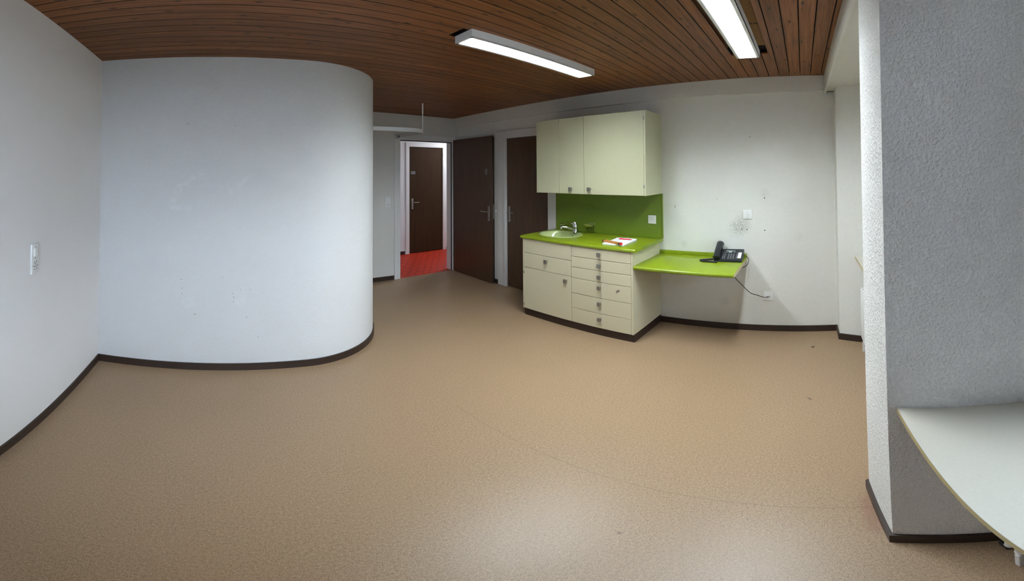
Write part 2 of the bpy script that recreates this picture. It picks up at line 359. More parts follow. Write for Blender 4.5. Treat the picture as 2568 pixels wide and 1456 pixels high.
# window wall with two bays, pillar and end pilaster
YW = -0.72
def bay(bm, x0, x1, a, b, z0, z1):
    box(bm, x0, a, YW - 0.16, YW, 0, 2.5); box(bm, b, x1, YW - 0.16, YW, 0, 2.5); box(bm, a, b, YW - 0.16, YW, 0, z0); box(bm, a, b, YW - 0.16, YW, z1, 2.5)
WIN = [(-0.76, 0.78, 0.86, 2.27), (2.1, 2.76, 0.90, 1.85)]
bm = new(); bay(bm, -1.0, 1.15, *WIN[0]); bay(bm, 1.15, 3.6, *WIN[1])
struct('wall_window', bm, M_WALL_F, 'white plaster window wall behind the window bays', 'wall')
struct('wall_pillar', prism(new(), [(NX0, YF), (0.785, YW), (1.49, YW), (NX1, YF)], 0, 2.44), M_WALL_F, 'white roughcast pillar between the window bays at the right', 'pillar')
struct('wall_pilaster', prism(new(), [(3.56, -0.292), (3.56, YW), (2.95, YW), (3.065, -0.49), (3.165, -0.292)], 0, 2.285), M_WALL_D, 'white plaster pilaster at the far end of the right wall', 'pilaster')
# lowered soffit over the window bays, with its front board
for i, (x0, x1) in enumerate(((-0.9, 0.93), (1.33, 3.40))):
    t = thing('trim_%d' % (i + 1), ['cream lowered soffit board above the nearer window bay', 'cream lowered soffit board above the farther window bay'][i], 'soffit', (x0, -0.222, 2.283), kind='structure')
    L = x1 - x0
    obj('soffit_panel', box(new(), 0, L, YW + 0.222, 0, 0, 0.15), M_CREAMTRIM, t)
    obj('fascia_board', box(new(), 0, L, 0.0, 0.018, -0.022, 0.15, 0.002), M_CREAMTRIM, t)
struct('ground', box(new(), -40, 40, -60, YW - 0.17, -0.7, -0.5), plain('unseen_ground', (0.16, 0.16, 0.155, 1), 0.9), 'unseen grey ground added outside to dim daylight from below', 'ground')  # unseen ground, added to cut the daylight coming up from below
# windows in the bays
for i, (a, b, z0, z1) in enumerate(WIN):
    t = thing('window_%d' % (i + 1), ['wooden window of the nearer bay beside the camera', 'wooden window of the farther bay behind the pillar'][i], 'window', ((a + b) / 2, YW - 0.08, z0), kind='structure')
    w, h = (b - a) / 2, z1 - z0; bm = new()
    for x0, x1, p, q in ((-w, -w + .06, 0, h), (w - .06, w, 0, h), (-w + .06, w - .06, 0, .06), (-w + .06, w - .06, h - .06, h), (-.035, .035, .06, h - .06)): box(bm, x0, x1, -.03, .03, p, q, .004, 1)
    obj('window_frame', bm, M_TRIM, t)
    for sx in (-1, 1): obj('pane', box(new(), min(sx * .035, sx * (w - .06)), max(sx * .035, sx * (w - .06)), -.003, .003, .06, h - .06), M_PANE, t)
    portal(a, b, z0, z1, YW - 0.13)
# baseboards
BH, BT = 0.062, 0.012
struct('baseboard_left', strip(new(), [(XA, -0.7), (XA, YB)], BT, 0, BH, -1), M_BASEB, 'dark brown baseboard along the left wall', 'baseboard')
struct('baseboard_front', strip(new(), [(XA + BT, YB)] + [(x, YB) for x in (-0.4, 0.2)] + arc + [(1.44, YC)], BT, 0, BH, -1), M_BASEB, 'dark brown baseboard bending round the curved wall', 'baseboard', smooth=25)
struct('baseboard_back', box(new(), 1.455, 2.398, YC - BT, YC, 0, BH), M_BASEB, 'dark baseboard left of the open doorway', 'baseboard')
bm = new()
for u0, u1 in ((-0.04, 1.638), (3.982, 4.98)):
    strip(bm, [D(u0, 0, 0)[:2], D(u1, 0, 0)[:2]], BT, 0, BH, 1)
struct('baseboard_right', bm, M_BASEB, 'dark brown baseboard along the right wall under the green desk', 'baseboard')
struct('baseboard_pilaster', strip(new(), [(3.352, -0.292), (3.165, -0.292), (3.065, -0.49), (2.96, -0.70)], BT, 0, BH, -1), M_BASEB, 'dark brown baseboard round the far pilaster', 'baseboard')
struct('baseboard_pillar', strip(new(), [(0.80, -0.675), (NX0, YF), (NX1, YF), (1.47, -0.66)], BT, 0, BH, 1), M_BASEB, 'dark brown baseboard round the near white pillar', 'baseboard')

# ------------------------------------------------------------------ plank ceiling with two lamp slots
ce = thing('ceiling', 'dark brown stained ceiling of narrow knotty wooden planks', 'ceiling', (0, 0, H), kind='structure')
obj('ceiling_backing', box(new(), -1.0, 3.7, -0.9, 5.0, 0.04, 0.09), M_VOID, ce)
LAMPS = [(1.94, 1.697), (1.94, 0.367)]
SLOTS = [(1.275, 2.645, 1.655, 1.795), (1.20, 2.64, 0.235, 0.50)]
PW, GAP = 0.0925, 0.0042
def xs(y):      # where the plank starts at the left
    if y < YB: return XA - 0.02
    return 0.5 if y < 2.9 else (0.9 if y < 3.2 else 1.38)
k = -3; y = 0.008 - 3 * PW
while y < YC:
    y0, y1 = y + GAP / 2, y + PW - GAP / 2
    if y1 > -0.24:
        y0 = max(y0, -0.24); x0 = xs(y); x1 = 3.40 + (y + .25) * 0.025; xc = (x0 + x1) / 2; bm = new(); cut = None
        for s in SLOTS:
            if y0 < s[3] and y1 > s[2]: cut = s
        def piece(a, b, p, q, bv=0.0016):
            if b - a > .01 and q - p > .004: box(bm, a - xc, b - xc, p - y, q - y, 0, 0.014, bv, 1)
        if cut:
            piece(x0, cut[0], y0, y1); piece(cut[1], x1, y0, y1)
            piece(cut[0], cut[1], y0, min(y1, cut[2])); piece(cut[0], cut[1], max(y0, cut[3]), y1)
        else: piece(x0, x1, y0, y1)
        bm.normal_update()
        for f in bm.faces:
            if abs(f.normal.y) > 0.3: f.material_index = 1
        po = obj('plank', bm, M_PLANK, ce, (xc, y, 0), smooth=None); po.data.materials.append(M_GROOVE)
    y += PW; k += 1
obj('chipboard', box(new(), 1.15, 2.53, 0.20, 0.53, 0.030, 0.040), M_CHIP, ce, label='bare chipboard showing through the open lamp slot')
st = new()
for a in ((0, .018, 0, .006), (0, .006, 0, .022), (0.012, .018, 0, .022), (.024, .062, .004, .009), (.024, .062, .014, .019), (.056, .062, 0, .024)): box(st, a[2], a[3], -a[1], -a[0], -.0008, 0)
obj('stamped_mark', st, M_STAMP, ce, (2.10, 0.293, 0.0295), label='dark stamped mark on the chipboard')

# ------------------------------------------------------------------ ceiling lamps
def lamp(label, cx, cy, rz=0.0):
    t = thing('ceiling_lamp', label, 'ceiling lamp', (cx, cy, H), rz, group='fluorescent ceiling lamps')
    L, Wd, hh = 0.625, 0.083, 0.053; bm = new()
    box(bm, -L, L, -Wd, Wd, -0.008, 0.0)
    for s in (-1, 1):
        box(bm, -L, L, min(s * Wd, s * (Wd - .004)), max(s * Wd, s * (Wd - .004)), -hh, -0.008)
        box(bm, -L, L, min(s * Wd, s * (Wd - .022)), max(s * Wd, s * (Wd - .022)), -hh, -hh + .003)
        box(bm, min(s * L, s * (L - .012)), max(s * L, s * (L - .012)), -Wd + .004, Wd - .004, -hh, -0.008)
    obj('housing', bm, M_HOUSING, t, smooth=None)
    obj('diffuser', box(new(), -L + .013, L - .013, -Wd + .010, Wd - .010, -hh + .027, -hh + .031), M_LAMP, t, smooth=None, label='glowing white diffuser')
    bm = new(); prism_x(bm, [(-Wd + .012, -hh + .004), (-Wd + .012, -hh + .023), (Wd - .012, -hh + .023), (Wd - .012, -hh + .004)], -.0006, .0006); me = mesh('louvre_slat', bm, M_HOUSING)
    n = 30
    for i in range(n): obj('louvre_slat', me, None, t, (-L + .03 + (2 * L - .06) * i / (n - 1), 0, 0))
    return t
lamp('white fluorescent ceiling lamp nearer the doorway, seen whole', *LAMPS[0], -0.018)
lamp('white fluorescent ceiling lamp cut by the top edge, beside an open slot', *LAMPS[1])

# ------------------------------------------------------------------ doors
def frame(name, label, w, top, loc, rz, tl, tr, th, depth):
    """casing: opening from x=0 to w; trims of width tl, tr and th"""
    t = thing(name, label, 'door frame', loc, rz, kind='structure'); p = 0.018
    obj('jamb_casing', box(new(), -tl, 0, -p, 0, 0, top + th, .002, 1), M_TRIM, t)
    obj('jamb_casing', box(new(), w, w + tr, -p, 0, 0, top + th, .002, 1), M_TRIM, t)
    obj('head_casing', box(new(), 0, w, -p, 0, top, top + th, .002, 1), M_TRIM, t)
    for x0, x1 in ((-.018, 0), (w, w + .018)): obj('jamb_lining', box(new(), x0, x1, 0, depth, 0, top, .001, 1), M_TRIM, t)
    obj('head_lining', box(new(), -.018, w + .018, 0, depth, top, top + .018, .001, 1), M_TRIM, t)
    return t
def handle(parent, x, z, dirx, y=0.0, plate=0.21):
    b = new(); box(b, x - .019, x + .019, y - .006, y, z - plate * .62, z + plate * .38, .003, 1)
    pl = obj('handle_plate', b, M_STEEL, parent, label='brushed metal handle plate')
    b = new(); tube(b, catmull([(x, y, z), (x, y - .035, z), (x + dirx * .012, y - .05, z), (x + dirx * .05, y - .053, z), (x + dirx * .12, y - .05, z + .002)], 5), .0085, 10); 
    obj('lever', b, M_STEEL, pl, label='metal door lever')
    b = new(); box(b, x - .004, x + .004, y - .008, y - .004, z - .095, z - .075, .001, 1); obj('keyhole', b, M_HOLE, pl)
frame('trim_3', 'pale painted frame of the open doorway', DX1 - DX0, DTOP, (DX0, YC, 0), 0, 0.095, 0.072, 0.09, 0.14)
bm = new(); box(bm, DX0 + .001, DX0 + .008, YC + .045, YC + .06, 0, DTOP); box(bm, DX1 - .010, DX1 - .001, YC - .004, YC + .010, 0, DTOP); box(bm, DX0, DX1, YC - .002, YC + .012, DTOP - .012, DTOP)
struct('trim_4', bm, M_BLACK2, 'black rubber door seal in the open doorway', 'door seal')
a = Vector((3.428, 4.728)); b = Vector((3.398, 3.776)); dd = b - a
d1 = thing('door_1', 'dark brown veneer door standing open against the right wall', 'door', (a.x, a.y, 0), math.atan2(dd.y, dd.x), kind='structure')
LL = dd.length
bm = new(); box(bm, 0.0, LL, 0.0, 0.014, .012, 2.083, .002, 1)
obj('leaf', bm, M_VENEER, d1)
bm = new(); box(bm, 0.012, LL - .014, 0.014, 0.052, .012, 2.07, .001, 1); obj('leaf_rebate', bm, M_VENEER2, d1)
bm = new(); box(bm, LL - .0145, LL - .013, .022, .044, .93, 1.13); obj('lock_plate', bm, M_STEEL, d1)
for z in (.25, 1.85):
    obj('hinge', cyl(new(), (-.006, .006, z - .04), (-.006, .006, z + .04), .007), M_STEEL, d1)
handle(d1, LL - .075, 1.03, -1)
np_ = obj('number_plate', box(new(), LL - .15, LL - .105, -.003, 0, 1.545, 1.625, .001, 1), M_GREY, d1, label='small grey plate reading 2')
text('number', '2', .05, M_HOLE, np_, (LL - .1275, -.0035, 1.585), (PI / 2, 0, 0))
# closed door on the right wall
DW = 0.745
frame('trim_5', 'pale painted frame of the closed door beside the kitchen unit', DW, 2.03, D(3.815, 0, 0), DROT, 0.16, 0.125, 0.10, 0.12)
d2 = thing('door_2', 'dark brown veneer door closed beside the wall cabinet', 'door', D(3.815, 0, 0), DROT, kind='structure')
obj('leaf', box(new(), 0.002, DW - .002, .012, .052, .01, 2.027, .002, 1), M_VENEER, d2)
obj('stop_bead', box(new(), -.055, -0.002, -.02, 0, 0, 2.03, .004, 2), M_TRIM, d2)
handle(d2, .045, 1.045, 1, .012)
# hall behind the doorway
YHW = 6.18
struct('floor', box(new(), 1.6, 5.6, YC + 0.012, YHW + 0.13, -0.06, 0.0), M_RED, 'glossy red patterned vinyl floor of the hall', 'floor')
bm = new(); box(bm, 1.5, 3.42, YHW, YHW + .14, 0, 2.5); box(bm, 4.24, 5.7, YHW, YHW + .14, 0, 2.5); box(bm, 3.42, 4.24, YHW, YHW + .14, 2.1, 2.5); box(bm, 3.3, 4.3, YHW + .1, YHW + .14, -.06, 2.5)
box(bm, 1.5, 1.6, YC + .14, YHW, 0, 2.5); box(bm, 5.6, 5.7, YC + .14, YHW, 0, 2.5); box(bm, 3.66, 5.7, YC, YC + .14, 0, 2.5)
struct('wall_hall', bm, M_WALL_H, 'white textured hall wall beyond the doorway', 'wall')
struct('ceiling', box(new(), 1.5, 5.7, YC + .1, YHW + .14, 2.5, 2.56), M_TRIM, 'white hall ceiling beyond the doorway', 'ceiling')
bm = new()
for x0, x1 in ((1.6, 3.35), (4.31, 5.6)): box(bm, x0, x1, YHW - BT, YHW, 0, BH)
struct('baseboard_hall', bm, M_BASEB, 'black baseboard of the hall beside the WC door', 'baseboard')
HX0, HW = 3.445, 0.77
frame('trim_6', 'white painted frame of the WC door in the hall', HW, 2.07, (HX0, YHW, 0), 0, 0.075, 0.075, 0.075, 0.1)
d3 = thing('door_3', 'brown veneer WC door with small sign beyond the red hall floor', 'door', (HX0, YHW, 0), 0, kind='structure')
obj('leaf', box(new(), .002, HW - .002, .006, .046, .01, 2.067, .002, 1), M_VENEER3, d3)
handle(d3, .075, 1.0, 1, .006)
sp = obj('sign_plate', box(new(), .045, .14, .003, .006, 1.545, 1.60, .001, 1), M_GREY, d3, label='small grey plate reading WC')
text('sign_letters', 'WC', .052, M_HOLE, sp, (.0925, .0025, 1.572), (PI / 2, 0, 0))
for z in (.21, 1.93): obj('hinge', cyl(new(), (HW + .006, -.004, z - .04), (HW + .006, -.004, z + .04), .008), M_STEEL, d3)
hl = thing('ceiling_lamp', 'unseen round white lamp added to light the hall', 'ceiling lamp', (4.75, 5.5, 2.5))  # added out of view to brighten the hall
obj('fill_lamp_base', lathe(new(), [(.13, -.03), (.135, 0)]), M_HOUSING, hl)
obj('fill_lamp_shade', lathe(new(), [(.02, -.09), (.09, -.08), (.13, -.05), (.14, -.03)]), emit('hall_fill_glow', (0.86, 0.92, 1.0, 1), 92.0), hl)

# ------------------------------------------------------------------ kitchen unit on the right wall
def knob_mesh():
    bm = new(); box(bm, -.019, .019, -.030, -.020, -.019, .019, .002, 1); box(bm, -.010, .010, -.021, 0, -.012, .012, .001, 1)
    return mesh('knob', bm, M_STEEL)
KNOB = knob_mesh()
def front(parent, name, x0, x1, z0, z1, y, knobs=(), mat=None, g=.0022):
    cx, cz = (x0 + x1) / 2, (z0 + z1) / 2
    o = obj(name, box(new(), x0 - cx + g, x1 - cx - g, -.018, 0, z0 - cz + g, z1 - cz - g, .0012, 1), mat or M_CREAM2, parent, (cx, y, cz))
    for kx, kz in knobs: obj('knob', KNOB, None, o, (kx - cx, -.018, kz - cz), label='square brushed metal knob')
    return o
# wall cabinet: local origin at its right end on the wall
UR, UL = 1.613, 2.928
cz0, cz1 = 1.352, 2.135; w = UL - UR
t = thing('wall_cabinet', 'cream wall cabinet with three doors above the green splashback', 'cabinet', D(UL, 0, cz0), DROT)
hh = cz1 - cz0; dp = 0.345
bm = new(); box(bm, 0, .018, -dp - .018, -.001, 0, hh, .001, 1); box(bm, w - .018, w, -dp - .018, -.001, 0, hh, .001, 1); box(bm, .018, w - .018, -dp, -.001, 0, .018); box(bm, .018, w - .018, -dp, -.001, hh - .018, hh); box(bm, .018, w - .018, -.012, -.001, .018, hh - .018)
obj('body', bm, M_CREAM, t, smooth=None)
sx = lambda u: UL - u
s1, s2 = sx(2.611), sx(2.293)
front(t, 'door', .018, s1, 0, hh, -dp, mat=M_CREAM)
front(t, 'door', s1, s2, 0, hh, -dp, [(sx(2.452), 1.402 - cz0)], M_CREAM)
front(t, 'door', s2, w - .018, 0, hh, -dp, [(sx(2.222), 1.404 - cz0)], M_CREAM)
for z in (.085, hh - .075): obj('hinge', box(new(), w - .024, w - .012, -dp - .024, -dp - .017, z - .014, z + .014, .001, 1), M_STEEL, t)
# base units: sink unit (left) and drawer unit (right)
BR, BM_, BL = 1.637, 2.287, 2.925; bz0, bz1, bd = .085, .874, .572
def carcass(t, w):
    bm = new(); box(bm, 0, .018, -bd - .018, -.001, bz0, bz1, .001, 1); box(bm, w - .018, w, -bd - .018, -.001, bz0, bz1, .001, 1); box(bm, .018, w - .018, -bd, -.001, bz0, bz0 + .018); box(bm, .018, w - .018, -.012, -.001, bz0 + .018, bz1)
    box(bm, .018, w - .018, -bd, -bd + .02, bz1 - .05, bz1)
    return bm
w = BL - BM_
t = thing('sink_cabinet', 'cream base cabinet under the sink with one door and one drawer', 'cabinet', D(BL, 0, 0), DROT)
bm = new(); box(bm, 0, .018, -bd - .018, -.001, bz0, bz1, .001, 1); box(bm, w - .016, w - .001, -bd, -.001, bz0, bz1); box(bm, .018, w - .016, -bd, -.001, bz0, bz0 + .018); box(bm, .018, w - .016, -.012, -.001, bz0 + .018, bz1)
obj('body', bm, M_CREAM2, t, smooth=None)
obj('plinth', box(new(), .012, w, -bd + .002, -bd + .02, 0, bz0), M_BASEB, t, label='dark brown plinth')
sx = lambda u: BL - u
front(t, 'apron_panel', .018, w, .722, bz1, -bd)
front(t, 'drawer', .018, w, .561, .722, -bd, [(sx(2.594), .668)])
front(t, 'door', .018, w, bz0, .561, -bd, [(sx(2.349), .508)])
for z in (.13, .50): obj('hinge', box(new(), .008, .018, -bd - .022, -bd - .016, z - .014, z + .014, .001, 1), M_STEEL, t)
w = BM_ - BR
t = thing('drawer_cabinet', 'cream base cabinet with six drawers beside the green desk', 'cabinet', D(BM_, 0, 0), DROT)
bm = new(); box(bm, w - .018, w, -bd - .018, -.001, bz0, bz1, .001, 1); box(bm, 0.001, .016, -bd, -.001, bz0, bz1); box(bm, .016, w - .018, -bd, -.001, bz0, bz0 + .018); box(bm, .016, w - .018, -.012, -.001, bz0 + .018, bz1)
obj('body', bm, M_CREAM2, t, smooth=None)
bm = new(); box(bm, 0, w - .003, -bd + .002, -bd + .02, 0, bz0); box(bm, w - .018, w - .003, -bd + .02, -.001, 0, bz0)
obj('plinth', bm, M_BASEB, t, smooth=None, label='dark brown plinth')
zz = [.874, .771, .665, .556, .398, .240, bz0]; sx = lambda u: BM_ - u
for i in range(6):
    o = front(t, 'drawer', 0, w - .018, zz[i + 1], zz[i], -bd, [(sx(1.969), [.823, .716, .609, .503, .343, .183][i])])
    if i == 3:
        lx = sx(1.777) - (w - .018) / 2; lz = .505 - (zz[i] + zz[i + 1]) / 2
        lk = obj('lock', cyl(new(), (lx, -.018, lz), (lx, -.024, lz), .009, seg=14), M_STEEL, o, label='round metal lock with key')
        bm = new(); box(bm, lx - .001, lx + .001, -.045, -.022, lz - .006, lz + .006); cyl(bm, (lx - .0015, -.05, lz), (lx + .0015, -.05, lz), .011, seg=12); obj('key', bm, M_STEEL, o)
# worktop with an oval cut-out
WR, WL, WZ = 1.607, 2.948, .905; WD = .605; SU, SV, SA, SB = 2.665, .278, .245, .198
wx = lambda u: WL - u
bm = new(); seg = 48; cx, cy = wx(SU), -SV
outer = []; inner = []
X0, X1, Y0, Y1 = 0.0, WL - WR, -WD, -.001
angs = sorted([2 * PI * i / seg for i in range(seg)] + [math.atan2(yy - cy, xx - cx) % (2 * PI) for xx in (X0, X1) for yy in (Y0, Y1)])
for an in angs:
    c, s = math.cos(an), math.sin(an); inner.append((cx + SA * c, cy + SB * s))
    k = min([(X1 - cx) / c if c > 1e-9 else 9, (X0 - cx) / c if c < -1e-9 else 9, (Y1 - cy) / s if s > 1e-9 else 9, (Y0 - cy) / s if s < -1e-9 else 9]); outer.append((cx + k * c, cy + k * s))
n = len(angs); TH = .031
vt = {}
for key, pts, z in (('ot', outer, WZ), ('it', inner, WZ), ('ob', outer, WZ - TH), ('ib', inner, WZ - TH)): vt[key] = [bm.verts.new((x, y, z)) for x, y in pts]
for i in range(n):
    j = (i + 1) % n
    for a, b in (('ot', 'it'), ('ib', 'ob'), ('ob', 'ot'), ('it', 'ib')): bm.faces.new((vt[a][i], vt[a][j], vt[b][j], vt[b][i]))
bmesh.ops.recalc_face_normals(bm, faces=bm.faces)
es = [e for e in bm.edges if all(abs(v.co.y - Y0) < 1e-6 for v in e.verts) and abs(e.verts[0].co.z - e.verts[1].co.z) < 1e-6]
bmesh.ops.bevel(bm, geom=es, offset=.009, segments=4, affect='EDGES', profile=.5)
tag(obj('worktop', bm, M_GREEN, None, D(WL, 0, 0), (0, 0, DROT)), 'bright green laminate worktop with rounded front edge', 'worktop')
# sink
t = thing('sink', 'pale green oval basin set into the green worktop', 'sink', D(SU, SV, WZ), DROT)
bm = new(); prof = [(1.04, 0.0005), (1.035, .003), (1.0, .0045), (.965, .001), (.93, -.02), (.86, -.075), (.72, -.125), (.45, -.145), (.12, -.15)]
rings = []
for r, z in prof:
    rings.append([])
    for j in range(48):
        an = 2 * PI * j / 48; ca, sa = math.cos(an), math.sin(an); rr = r
        shelf = max(0, math.cos(an - 0.75)) ** 4      # tap ledge at the back right
        if -0.13 < z < 0.0: rr = r * (1 - .34 * shelf)
        rings[-1].append(bm.verts.new((SA * rr * ca, SB * rr * sa, z)))
for a, b in zip(rings, rings[1:]):
    for j in range(48): bm.faces.new((a[j], a[(j + 1) % 48], b[(j + 1) % 48], b[j]))
bm.faces.new(rings[-1][::-1]); bmesh.ops.recalc_face_normals(bm, faces=bm.faces)
obj('basin', bm, M_SINK, t, smooth=60)
obj('drain', lathe(new(), [(.008, -.1475), (.028, -.1475), (.03, -.1495)]), M_CHROME, t, label='chrome drain')
# tap
t = thing('mixer_tap', 'chrome single lever mixer tap on the pale green basin', 'tap', D(2.575, .135, WZ + .006), DROT)
obj('tap_body', lathe(new(), [(.030, 0), (.030, .005), (.025, .012), (.0245, .052), (.027, .058), (.027, .060)], 20), M_CHROME, t)
o = obj('tap_head', lathe(new(), [(.026, 0), (.0265, .01), (.025, .045), (.020, .056), (.008, .060)], 20), M_CHROME, t, (0, 0, .060)); o.rotation_euler = (0, -.14, 0)
obj('spout', tube(new(), catmull([(0, 0, .032), (-.04, -.026, .045), (-.085, -.056, .058), (-.118, -.078, .062), (-.126, -.083, .052), (-.127, -.084, .040)], 5), .0125, 12), M_CHROME, t)
obj('lever', tube(new(), catmull([(-.008, 0, .098), (-.05, -.016, .100), (-.10, -.032, .094), (-.13, -.042, .088)], 5), .006, 10, sx=1.5, sz=.7), M_CHROME, t)
obj('lever_grip', tube(new(), [(-.115, -.037, .091), (-.125, -.040, .089), (-.165, -.053, .083), (-.175, -.056, .081)], .009, 12, rad=[.006, .0105, .0105, .004], sz=.6), M_CHROME, t)
# splashback and what hangs on it
t = thing('splashback', 'dark green laminate splashback between wall cabinet and worktop', 'splashback', D(WL - .008, 0, WZ), DROT)
obj('panel', box(new(), 0, WL - .008 - 1.607, -.018, -.001, .001, 1.352 - WZ, .001, 1), M_GREEN2, t)
obj('edge_strip', box(new(), WL - .008 - 1.607, WL - .008 - 1.600, -.02, -.001, .001, 1.352 - WZ, .001, 1), M_GREEN, t)
obj('edge_gap_shade', box(new(), WL - .008 - 1.6125, WL - .008 - 1.6095, -.0184, -.0175, .01, 1.352 - WZ), M_HOLE, t)  # thin black strip standing in for the shaded gap by the edge strip
bm = new(); cyl(bm, (0, 0, 0), (0, -.0012, 0), .0028, seg=8); me = mesh('screw_hole', bm, M_HOLE)
for q in ((.065, .335), (.098, .335), (.082, .315)): obj('screw_hole', me, None, t, (q[0], -.0178, q[1]))
t = thing('soap_dish', 'olive soap dish on a chrome bracket on the green splashback', 'soap dish', D(2.44, .0195, .985), DROT)
bm = new(); lathe(bm, [(.052, 0), (.058, .004), (.068, .016), (.064, .017), (.052, .008)], 24)
for v in bm.verts: v.co.x *= 0.9; v.co.y = v.co.y * .75 - .058
obj('dish', bm, M_OLIVE, t)
bm = new(); box(bm, -.02, .05, -.014, 0, .012, .03, .003, 1); box(bm, -.01, .012, -.03, -.012, .010, .02, .002, 1); obj('bracket', bm, M_CHROME, t)
bm = new(); box(bm, -.032, .045, -.014, 0, -.066, .012, .004, 1); obj('shadow_plate', bm, M_GREEN2, t)  # green block, mostly standing in for the shadow below the dish and bracket

def holes(t, pts, r, y, name='contact_hole'):
    bm = new(); cyl(bm, (0, 0, 0), (0, -.0012, 0), r, seg=8); me = mesh(name, bm, M_HOLE)
    for x, z in pts: obj(name, me, None, t, (x, y, z))
def tri(cx, cz, a, r=.0095): return [(cx + r * math.sin(a + q), cz + r * math.cos(a + q)) for q in (-1.57, 0, 1.57)]
def plate(name, label, cat, loc, rz, w, h, group=None):
    t = thing(name, label, cat, loc, rz, group)
    obj('cover_plate', box(new(), -w / 2, w / 2, -.009, -.0005, -h / 2, h / 2, .004, 3), M_WHITE, t); return t
t = plate('power_socket', 'white square power socket on the green splashback', 'socket', D(1.713, .018, 1.092), DROT, .086, .086)
holes(t, tri(0, .018, PI) + tri(-.018, -.01, PI * .35) + tri(.018, -.01, -PI * .35), .0028, -.0088)
t = plate('power_socket', 'white square socket with round insert on the wall above the telephone', 'socket', D(.762, 0, 1.162), DROT, .086, .086)
o = obj('round_insert', lathe(new(), [(.022, 0), (.022, .002), (.015, .004)]), M_WHITE, t, (0, -.0088, 0), (PI / 2, 0, 0)); holes(t, [(0, .026), (0, -.026)], .0026, -.0088); holes(t, [(-.005, 0), (.005, 0)], .002, -.0125)
t = plate('telephone_socket', 'white square telephone socket low on the wall with cable plugged in', 'socket', D(.579, 0, .372), DROT, .086, .086)
obj('round_insert', lathe(new(), [(.022, 0), (.022, .002), (.017, .004)]), M_WHITE, t, (0, -.0088, 0), (PI / 2, 0, 0)); holes(t, [(-.008, 0), (.012, 0)], .0025, -.0125)
t = plate('switch_socket_plate', 'white upright switch and socket plate on the left wall', 'socket', (XA, 1.638, 1.122), PI / 2, .078, .158)
obj('rocker_switch', box(new(), -.019, .019, -.016, -.008, .012, .058, .006, 3), M_WHITE, t); obj('switch_ring', lathe(new(), [(.026, 0), (.026, .0015), (.024, .002)]), M_WHITE, t, (0, -.0085, .035), (PI / 2, 0, 0))
holes(t, [(0, .062), (0, .006)] + tri(0, -.018, PI) + tri(-.017, -.045, PI * .35) + tri(.017, -.045, -PI * .35), .0028, -.0088)
t = plate('switch_socket_plate', 'white upright switch and socket plate beside the open doorway', 'socket', (2.30, YC, 1.158), 0, .078, .15)
obj('rocker_switch', box(new(), -.019, .019, -.016, -.008, .012, .055, .006, 3), M_WHITE, t)
holes(t, [(0, .06), (0, .004)] + tri(0, -.018, PI) + tri(-.017, -.045, PI * .35) + tri(.017, -.045, -PI * .35), .0035, -.0088)
ds = thing('door_stop', 'small white door stop on the wall behind the open door', 'door stop', D(4.02, 0, 1.045), DROT)
obj('stop_base', cyl(new(), (0, 0, 0), (0, -.006, 0), .016), M_WHITE, ds); obj('stop_buffer', cyl(new(), (0, -.006, 0), (0, -.022, 0), .012, .010), M_WHITE, ds)

# ------------------------------------------------------------------ things on the worktop
PAD = (1.885, .372); PROT = DROT + .06
t = thing('notepad', 'white paper notepad lying on the green worktop', 'notepad', D(PAD[0], PAD[1], WZ), PROT)
obj('sheets', box(new(), -.105, .105, -.148, .148, .0015, .013, .001, 1), M_PAPER, t); obj('cover_board', box(new(), -.107, .107, -.150, .150, 0.0002, .0015), M_GREY, t)
bm = new(); tube(bm, [(-.105, .146, .009), (-.105 + .05, .147, .0105), (.05, .147, .0105), (.105, .146, .009)], .008, 10); obj('binding', bm, M_PAPER, t)
bm = new(); tube(bm, catmull([(.0, .150, .012), (.004, .158, .022), (.016, .16, .022), (.02, .150, .012)], 5), .0018, 6); obj('wire_loop', bm, M_STEEL, t)
t = thing('red_pen', 'red pen lying on the white notepad', 'pen', D(1.875, .283, WZ + .0135), DROT + .03)
bm = new(); tube(bm, [(-.066, 0, .0055), (-.055, 0, .0055), (.045, 0, .0055), (.06, 0, .0055), (.072, 0, .0055)], .0055, 10, rad=[.0045, .0055, .0055, .0048, .0012]); obj('barrel', bm, M_REDP, t)
bm = new(); box(bm, -.062, -.02, -.0015, .0015, .0108, .0125, .0005, 1); obj('clip', bm, M_REDP, t)
t = thing('folding_ruler', 'folded wooden ruler with red end lying across the notepad', 'ruler', D(1.905, .482, WZ + .0135), DROT - .32)
for i in range(5):
    bm = new(); box(bm, -.118, .118, -.0165 + i * .0033 * 2, -.0165 + i * .0033 * 2 + .0056, 0, .017, .001, 1); obj('segment', bm, M_RULE, t)
obj('top_edge', box(new(), -.085, .06, .0165, .0185, .001, .0165), M_GREY, t)
for s, mt in ((-1, M_BLACK), (1, M_BLACK)): obj('joint_cap', box(new(), s * .110 - .008, s * .110 + .008, -.0172, .0172, -.0002, .0178, .001, 1), mt, t)
obj('red_end', box(new(), .1185, .130, -.015, .015, 0.001, .0165, .002, 1), M_REDP, t)

